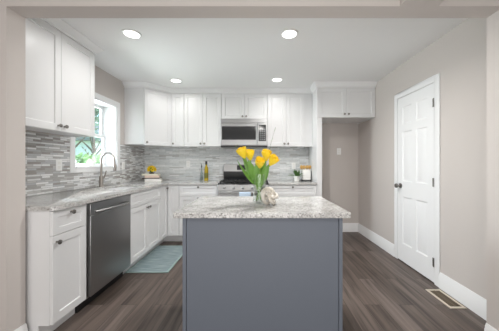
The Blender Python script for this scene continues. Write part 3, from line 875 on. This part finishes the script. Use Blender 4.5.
hb = HC+0.02
tulip('yellow tulip at the far left of the bouquet', (vc+0.02, VY-0.005, hb), V(245.0, 158.0, -0.03), (-0.38, -0.25, 0.85), 0.080,
      [(V(250, 171, -0.02), V(242, 155, 0.03), 0.024, (0.9, 0.2, 0.4)), (V(247, 176, -0.03), V(237, 160, -0.05), 0.016, (0.5, 0.8, 0.4))])
tulip('yellow tulip just right of the far left bloom', (vc+0.012, VY+0.015, hb), V(250.5, 160, 0.03), (-0.1, -0.3, 0.9), 0.077,
      [(V(253, 170, -0.07), V(248, 160, -0.07), 0.027, (1, 0.1, 0.2))])
tulip('low yellow tulip in the middle front of the bouquet', (vc-0.005, VY+0.01, hb), V(259.8, 167.5, -0.06), (0.02, -0.6, 0.72), 0.076,
      [(V(257, 174, -0.05), V(256, 163, -0.05), 0.029, (1, 0.2, 0)), (V(263, 174, -0.04), V(266, 165, -0.02), 0.025, (1, -0.3, 0))])
tulip('tall yellow tulip right of the middle bloom', (vc-0.02, VY+0.005, hb), V(266, 160.5, 0.02), (0.05, -0.35, 0.9), 0.080,
      [(V(265, 173, -0.02), V(269, 164, -0.03), 0.024, (0.9, -0.2, 0.3))])
tulip('yellow tulip at the far right of the bouquet', (vc-0.022, VY-0.012, hb), V(270.0, 165, -0.02), (0.42, -0.45, 0.7), 0.078,
      [(V(262, 170, 0.05), V(265, 160, 0.06), 0.025, (1, 0.2, 0.2))])
TWIG = mat('grey_green_twig', lin(110, 116, 96), 0.7, var=(40, 0.15))
def twig(label, foot, m_, tip, r=0.0014):
    root = thing('twig', label, 'twig', foot, 'thin twigs in the vase')
    pts = bez(foot, m_, tip, 14)
    build('stem', MB().tube(pts, [r*1.3-(r*0.8)*i/14 for i in range(15)], 6), TWIG, root)
    for k in (9, 11, 13):
        lm = MB(); p = pts[k]; s = 1 if k % 2 else -1
        leaf_blade(lm, bez(p, p+Vector((0.006*s, 0, 0.012)), p+Vector((0.012*s, 0.003, 0.028)), 5), 0.0022, (0.3, 1, 0.2))
        build('leaf', lm, LEAF, root, smooth=60)
twig('thin dark twig rising right of the bouquet', (vc-0.015, VY+0.02, hb+0.01), V(266, 160, 0.03), V(275.5, 127, 0.03))
twig('thin grass stem leaning left out of the vase', (vc+0.028, VY+0.012, hb+0.01), V(250, 170, -0.01), V(234, 144, -0.02))

# ceramic knot: a thick rope interlaced with itself
KN = mat('grey_white_ceramic', lin(206, 200, 190), 0.35, bump=(18, 0.12), var=(9, 0.12))
kc = Vector(((269.3-259.5)/230*1.63, 1.63, HC+0.069))
root_pts = []
m = MB()
N = 180
for i in range(N):
    t = 2*math.pi*i/N
    # one rope wound three times round a fat ring, tilted
    rr_ = 0.033 + 0.0255*math.cos(4*t)
    p = Vector((rr_*math.cos(3*t), 0.028*math.sin(4*t), rr_*math.sin(3*t)))
    root_pts.append(kc + Matrix.Rotation(R(30), 3, 'Z') @ Matrix.Rotation(R(-38), 3, 'X') @ Matrix.Rotation(R(75), 3, 'Y') @ p)
zmin = min(p.z for p in root_pts)
root_pts = [p + Vector((0, 0, HC+0.0124-zmin)) for p in root_pts]
m.tube(root_pts, 0.012, 14, closed=True)
o = build('knot_ornament', m, KN, None, smooth=80); tag(o, 'grey white ceramic knot ornament beside the glass vase', 'ornament')

# ------------------------------------------------------------------ on the rear worktop
# stack of books with a round posy on top
PAGES = mat('book_pages', lin(238, 233, 222), 0.8, bump=(400, 0.2))
def book(label, x, y, z, w_, d_, h_, col, rz):
    root = thing('book', label, 'book', (x, y, z), 'books stacked in the corner', rz)
    cv = mat('book_cover', col, 0.55, var=(20, 0.05))
    m = MB(); t = 0.003
    m.box(-w_/2, w_/2, -d_/2, d_/2, 0, t).box(-w_/2, w_/2, -d_/2, d_/2, h_-t, h_).box(-w_/2, w_/2, -d_/2, -d_/2+t, t, h_-t)
    build('cover', m, cv, root, local=True)
    build('pages', MB().box(-w_/2+0.004, w_/2-0.004, -d_/2+t, d_/2-0.005, t, h_-t), PAGES, root, local=True)
bx, by = -1.78, 3.80
bz = HC+0.0005
for lab, dx, w_, d_, h_, col, rz in (
        ('white book at the bottom of the stack', 0.035, 0.24, 0.19, 0.045, lin(236, 234, 230), R(16)),
        ('dark brown book second from the bottom of the stack', 0.01, 0.27, 0.17, 0.016, lin(84, 66, 56), R(8)),
        ('pinkish cream book third from the bottom of the stack', 0.02, 0.22, 0.17, 0.036, lin(222, 200, 184), R(16)),
        ('pale cream book on top of the stack', -0.005, 0.25, 0.17, 0.026, lin(224, 218, 200), R(10))):
    book(lab, bx+dx, by, bz, w_, d_, h_, col, rz); bz += h_+0.0005
root = thing('flower_posy', 'round ball of yellow flowers on the stacked books', 'flowers', (bx-0.0, by, bz))
POT = mat('dark_bowl', lin(70, 66, 52), 0.4, bump=(40, 0.03))
build('bowl', MB().lathe([(0, 0), (0.035, 0), (0.042, 0.012), (0.044, 0.02), (0.04, 0.02), (0, 0.012)], 22, (bx, by, bz)), POT, root)
YEL = mat('posy_petal_yellow', lin(246, 208, 40), 0.55, var=(60, 0.15))
pc = Vector((bx, by, bz+0.066))
dirs = [(0, 0, 1)] + [(math.cos(a)*0.8, math.sin(a)*0.8, 0.6) for a in [R(30+72*k) for k in range(5)]] + [(math.cos(a), math.sin(a), -0.05) for a in [R(51*k) for k in range(7)]]
for dv in dirs:
    dv = Vector(dv).normalized(); bm = MB()
    for ring, (nn, ln, op) in enumerate(((4, 0.034, 0.0), (6, 0.038, 0.35))):
        for k in range(nn): petal(bm, pc+dv*0.030, dv, 2*math.pi*k/nn+ring*0.4, ln, 0.014, op)
    build('bloom', bm, YEL, root, smooth=60)
build('foliage', MB().ball(pc, 0.046, 0.046, 0.045), LEAF, root)

# oil bottles
OIL = mat('golden_oil', lin(196, 170, 30), 0.1, spec=0.6, var=(20, 0.12))
OIL.node_tree.nodes['Principled BSDF'].inputs['Transmission Weight'].default_value = 0.25
CAP = mat('dark_cap', lin(46, 46, 48), 0.5, bump=(80, 0.05))
LBL = mat('olive_label', lin(112, 108, 40), 0.6, var=(40, 0.2))
def bx_(px, Y): return (px-259.5)/230*Y
oy = 3.92
ox = bx_(206.3, oy)
root = thing('oil_bottle', 'golden oil bottle with a dark cap on the rear countertop', 'bottle', (ox, oy, HC))
build('glass_body', MB().lathe([(0, 0), (0.031, 0), (0.034, 0.004), (0.034, 0.19), (0.028, 0.225), (0.015, 0.255), (0.0145, 0.29), (0, 0.29)], 22, (ox, oy, HC+0.0005)), OIL, root)
build('label_band', MB().lathe([(0.0345, 0.045), (0.0348, 0.05), (0.0348, 0.13), (0.0345, 0.135)], 22, (ox, oy, HC), cap=False), LBL, root)
build('cap', MB().lathe([(0.0147, 0.275), (0.018, 0.277), (0.018, 0.33), (0.015, 0.334), (0, 0.334)], 18, (ox, oy, HC)), CAP, root)
ox = bx_(202.3, oy)-0.012
CLEARG = glass('clear_cruet_glass', (0.86, 0.89, 0.88, 1), 0.12)
root = thing('cruet', 'slim clear glass cruet with a dark pourer beside the oil bottle', 'bottle', (ox, oy, HC))
build('glass_body', MB().lathe([(0, 0), (0.022, 0), (0.024, 0.004), (0.024, 0.12), (0.012, 0.18), (0.010, 0.24), (0.008, 0.24), (0.009, 0.18), (0.021, 0.118), (0.021, 0.008), (0, 0.008)], 20, (ox, oy, HC+0.0005)), CLEARG, root)
m = MB().lathe([(0, 0.225), (0.0115, 0.225), (0.0125, 0.24), (0.009, 0.262), (0, 0.264)], 14, (ox, oy, HC)); m.tube([(ox, oy, HC+0.255), (ox-0.004, oy, HC+0.285), (ox-0.016, oy, HC+0.305)], [0.006, 0.0045, 0.0035], 8)
build('pourer', m, CAP, root)

# potted plant and white crock near the tall panel
py_ = 3.80; px_ = bx_(296.8, py_)
root = thing('potted_plant', 'small leafy green plant in a white pot on the countertop', 'plant', (px_, py_, HC))
build('pot', MB().lathe([(0, 0), (0.036, 0), (0.040, 0.004), (0.050, 0.085), (0.047, 0.087), (0.044, 0.075), (0, 0.073)], 22, (px_, py_, HC+0.0005)), CERAMIC, root)
build('soil', MB().lathe([(0, 0.0735), (0.0438, 0.0745), (0.03, 0.08), (0, 0.082)], 18, (px_, py_, HC+0.0005)), SOIL, root)
LEAF2 = mat('houseplant_leaf', lin(72, 108, 52), 0.5, var=(30, 0.35))
rnd = random.Random(3)
for k in range(26):
    a = 2*math.pi*k/26*2.4 + rnd.uniform(-.3, .3); el = rnd.uniform(0.1, 1.3); ln = rnd.uniform(0.09, 0.145)
    d_ = Vector((math.cos(a)*math.cos(el), math.sin(a)*math.cos(el), math.sin(el)))
    p0 = Vector((px_+0.015*math.cos(a), py_+0.015*math.sin(a), HC+0.078))
    p2 = p0 + d_*ln + Vector((0, 0, -0.01)); p1 = p0 + d_*ln*0.5 + Vector((0, 0, 0.02))
    lm = MB(); leaf_blade(lm, bez(p0, p1, p2, 7), rnd.uniform(0.011, 0.017), d_.cross(Vector((0, 0, 1))))
    build('leaf', lm, LEAF2, root, smooth=60)
cy_ = 3.90; cx_ = bx_(305.8, cy_)
root = thing('utensil_crock', 'white crock on a dark footed stand beside the tall panel', 'crock', (cx_, cy_, HC))
m = MB()
ww = 0.072
pl = []
for (sx_, sy_, s) in ((-1, -1, 180), (1, -1, 270), (1, 1, 0), (-1, 1, 90)):
    for k in range(5): pl.append((cx_+sx_*(ww-0.02)+0.02*math.cos(R(s+k*22.5)), cy_+sy_*(ww-0.02)+0.02*math.sin(R(s+k*22.5))))
pin = [(cx_+(p[0]-cx_)*0.93, cy_+(p[1]-cy_)*0.93) for p in pl]
k = len(pl); zz = [HC+0.02, HC+0.19]
vs = [(p[0], p[1], zz[0]) for p in pl] + [(p[0], p[1], zz[1]) for p in pl] + [(p[0], p[1], zz[1]) for p in pin] + [(p[0], p[1], zz[0]+0.01) for p in pin]
fs = [tuple(range(k)), tuple(range(3*k, 4*k))]
for r_ in range(3):
    for i in range(k): fs.append((r_*k+i, r_*k+(i+1) % k, (r_+1)*k+(i+1) % k, (r_+1)*k+i))
m.add(vs, fs); build('crock_body', m, CERAMIC, root)
st = MB().tube([(cx_-0.078, cy_-0.078, HC+0.019), (cx_+0.078, cy_-0.078, HC+0.019), (cx_+0.078, cy_+0.078, HC+0.019), (cx_-0.078, cy_+0.078, HC+0.019)], 0.004, 6, closed=True)
st.box(cx_-0.075, cx_+0.075, cy_-0.075, cy_+0.075, HC+0.016, HC+0.0199)
for sx_ in (-1, 1):
    st.tube([(cx_+sx_*0.079, cy_-0.078, HC+0.015), (cx_+sx_*0.079, cy_-0.078, HC+0.17)], 0.0035, 6)
build('stand', st, CAP, root)
for sx_ in (-1, 1):
    for sy_ in (-1, 1): build('foot', MB().ball((cx_+sx_*0.066, cy_+sy_*0.066, HC+0.011), 0.0105, n=12, m=8), CAP, root)
sp = [(-0.048, -0.03, -0.075, 'leftmost wooden spoon in the white crock'), (-0.02, -0.035, -0.03, 'second wooden spoon from the left in the white crock'), (0.012, -0.03, 0.022, 'third wooden spoon from the left in the white crock'), (0.046, -0.025, 0.07, 'rightmost wooden spoon in the white crock')]
for i, (fx_, fy_, hx, lab) in enumerate(sp):
    f = Vector((cx_+fx_*0.6, cy_+fy_, HC+0.032)); h = Vector((cx_+hx, cy_-0.012+0.008*i, HC+0.215))
    root = thing('wooden_spoon', lab, 'utensil', f, 'wooden spoons in the white crock')
    build('handle', MB().tube([f, h], 0.0055, 8), WOOD, root)
    build('spoon_bowl', MB().ball((h.x, h.y, h.z+0.016), 0.027, 0.009, 0.034, 16, 10), WOOD, root)

# dried stems in a white vase on the window sill
sx_, sy_ = XL-0.06, 0
sy_ = 230*(-(sx_))/(259.5-91)
sz = WZ0+0.012
root = thing('bud_vase', 'small white vase on the window sill', 'vase', (sx_, sy_, sz))
build('vase_body', MB().lathe([(0, 0), (0.03, 0), (0.038, 0.02), (0.036, 0.05), (0.02, 0.075), (0.018, 0.09), (0.015, 0.09), (0.016, 0.075), (0.03, 0.05), (0, 0.01)], 20, (sx_, sy_, sz+0.0005)), CERAMIC, root)
DRY = mat('dried_stem_grey', lin(128, 122, 112), 0.8, var=(40, 0.2))
for k, (dx, dy, hh) in enumerate(((-0.04, -0.075, 0.22), (0.03, 0.03, 0.27), (-0.02, 0.085, 0.20))):
    f = Vector((sx_, sy_, sz+0.03)); tip = Vector((sx_+dx, sy_+dy, sz+hh))
    lab = ('dried grey stem leaning left in the sill vase', 'tallest dried grey stem in the sill vase', 'dried grey stem leaning right in the sill vase')[k]
    root = thing('dried_stem', lab, 'stem', f, 'dried stems in the sill vase')
    pts = bez(f, f+Vector((0.0, 0, 0.1)), tip, 10)
    bm = MB().tube(pts, 0.0022, 6)
    build('stem', bm, DRY, root)
    for q in (6, 7, 8, 9, 10):
        lm = MB(); p = pts[q]; s = 1 if q % 2 else -1
        leaf_blade(lm, bez(p, p+Vector((0, 0.012*s, 0.012)), p+Vector((0.004, 0.032*s, 0.022)), 5), 0.006, (1, 0.3, 0.2))
        build('leaf', lm, DRY, root, smooth=60)

# ------------------------------------------------------------------ garden outside the window
GRASS = mat('lawn_grass', lin(120, 170, 80), 0.9, var=(3, 0.2), bump=(60, 0.5))
o = build('lawn', MB().box(-40, XL-0.4, -12, 42, -0.5, -0.4), GRASS); o['kind'] = 'structure'
SID = mat('pale_siding', lin(214, 222, 226), 0.7, bump=(20, 0.1))
n, l, b = nodes(SID)
ROOF = mat('grey_shingle', lin(120, 124, 128), 0.8, var=(8, 0.15))
root = thing('neighbouring_house', 'pale neighbouring house seen through the kitchen window', 'house', (-15, 19, -0.4))
hx0, hx1, hy0, hy1 = -17.5, -12.5, 17.5, 24
hw = MB().box(hx0, hx1, hy0, hy1, -0.4, 3.0)
for k in range(22):
    z = -0.3+k*0.15
    hw.box(hx1, hx1+0.012, hy0, hy1, z, z+0.13); hw.box(hx0, hx1, hy0-0.012, hy0, z, z+0.13)
build('siding', hw, SID, root)
build('roof', MB().prism([(hx0-0.4, 2.95), (hx1+0.4, 2.95), ((hx0+hx1)/2, 4.9)], hy0-0.4, hy1+0.4, 'y'), ROOF, root)
wn = build('window', MB().box(-15.7, -14.5, hy0-0.06, hy0, 0.9, 2.3), TRIM, root)
build('pane', MB().box(-15.6, -14.6, hy0-0.07, hy0-0.05, 1.0, 2.2), BGLASS, wn)
BARK = mat('tree_bark', lin(92, 80, 70), 0.9, bump=(20, 0.5))
def crown_leaves(c, r, n_, s, rnd):
    m = MB()
    lobes = [(Vector(c), Vector(r))]
    for _ in range(7):
        a = rnd.uniform(0, 6.28); e_ = rnd.uniform(-.4, .8)
        lobes.append((Vector(c)+Vector((r[0]*.6*math.cos(a), r[1]*.6*math.sin(a), r[2]*.6*e_)), Vector(r)*rnd.uniform(.4, .6)))
    for _ in range(n_):
        lc, lr = rnd.choice(lobes)
        d = Vector((rnd.gauss(0, 1), rnd.gauss(0, 1), rnd.gauss(0, 1))).normalized()
        k = rnd.uniform(0.7, 1.0)
        p = lc + Vector((d.x*lr.x, d.y*lr.y, d.z*lr.z))*k
        u = Vector((rnd.gauss(0, 1), rnd.gauss(0, 1), rnd.gauss(0, 1))).normalized(); v = u.orthogonal().normalized()
        w_ = u.cross(v)
        a = s*rnd.uniform(.7, 1.3)
        m.add([p-v*a, p-w_*a*0.5+u*a*.1, p+v*a, p+w_*a*0.5+u*a*.1], [(0, 1, 2, 3)])
    return m
def tree(label, x, y, h, r, col, seed, name='garden_tree', cat='tree'):
    rnd = random.Random(seed)
    root = thing(name, label, cat, (x, y, -0.4), 'greenery outside the window')
    lf = mat('tree_leaf', col, 0.7, var=(2.5, 0.3))
    tr = MB(); top = Vector((x, y, h-r[2]*0.6))
    tr.tube(bez((x, y, -0.42), (x+0.15, y, h*0.3), top, 8), [0.16-0.012*i for i in range(9)], 9)
    for k in range(4):
        a = k*1.7; q = Vector((x, y, h*0.35+0.2*k)); tr.tube([q, q+Vector((math.cos(a)*r[0]*.5, math.sin(a)*r[1]*.5, r[2]*.5))], [0.06, 0.02], 6)
    build('trunk', tr, BARK, root)
    build('foliage', crown_leaves((x, y, h), r, 1500, 0.11*max(r), rnd), lf, root)
tree('dark green tree standing left of the neighbouring house', -8.4, 9.9, 4.2, (1.8, 1.8, 1.8), lin(98, 128, 108), 1)
tree('bluish green tree in front of the neighbouring house', -11.0, 15.2, 4.6, (1.7, 1.7, 1.9), lin(124, 152, 144), 2)
tree('tall green tree rising behind the neighbouring house', -16.5, 26, 7.5, (4.0, 4.0, 3.6), lin(110, 140, 112), 3)
tree('light green shrub under the kitchen window', -6.2, 8.0, 0.85, (1.5, 1.5, 0.75), lin(158, 190, 132), 4, 'garden_shrub', 'shrub')
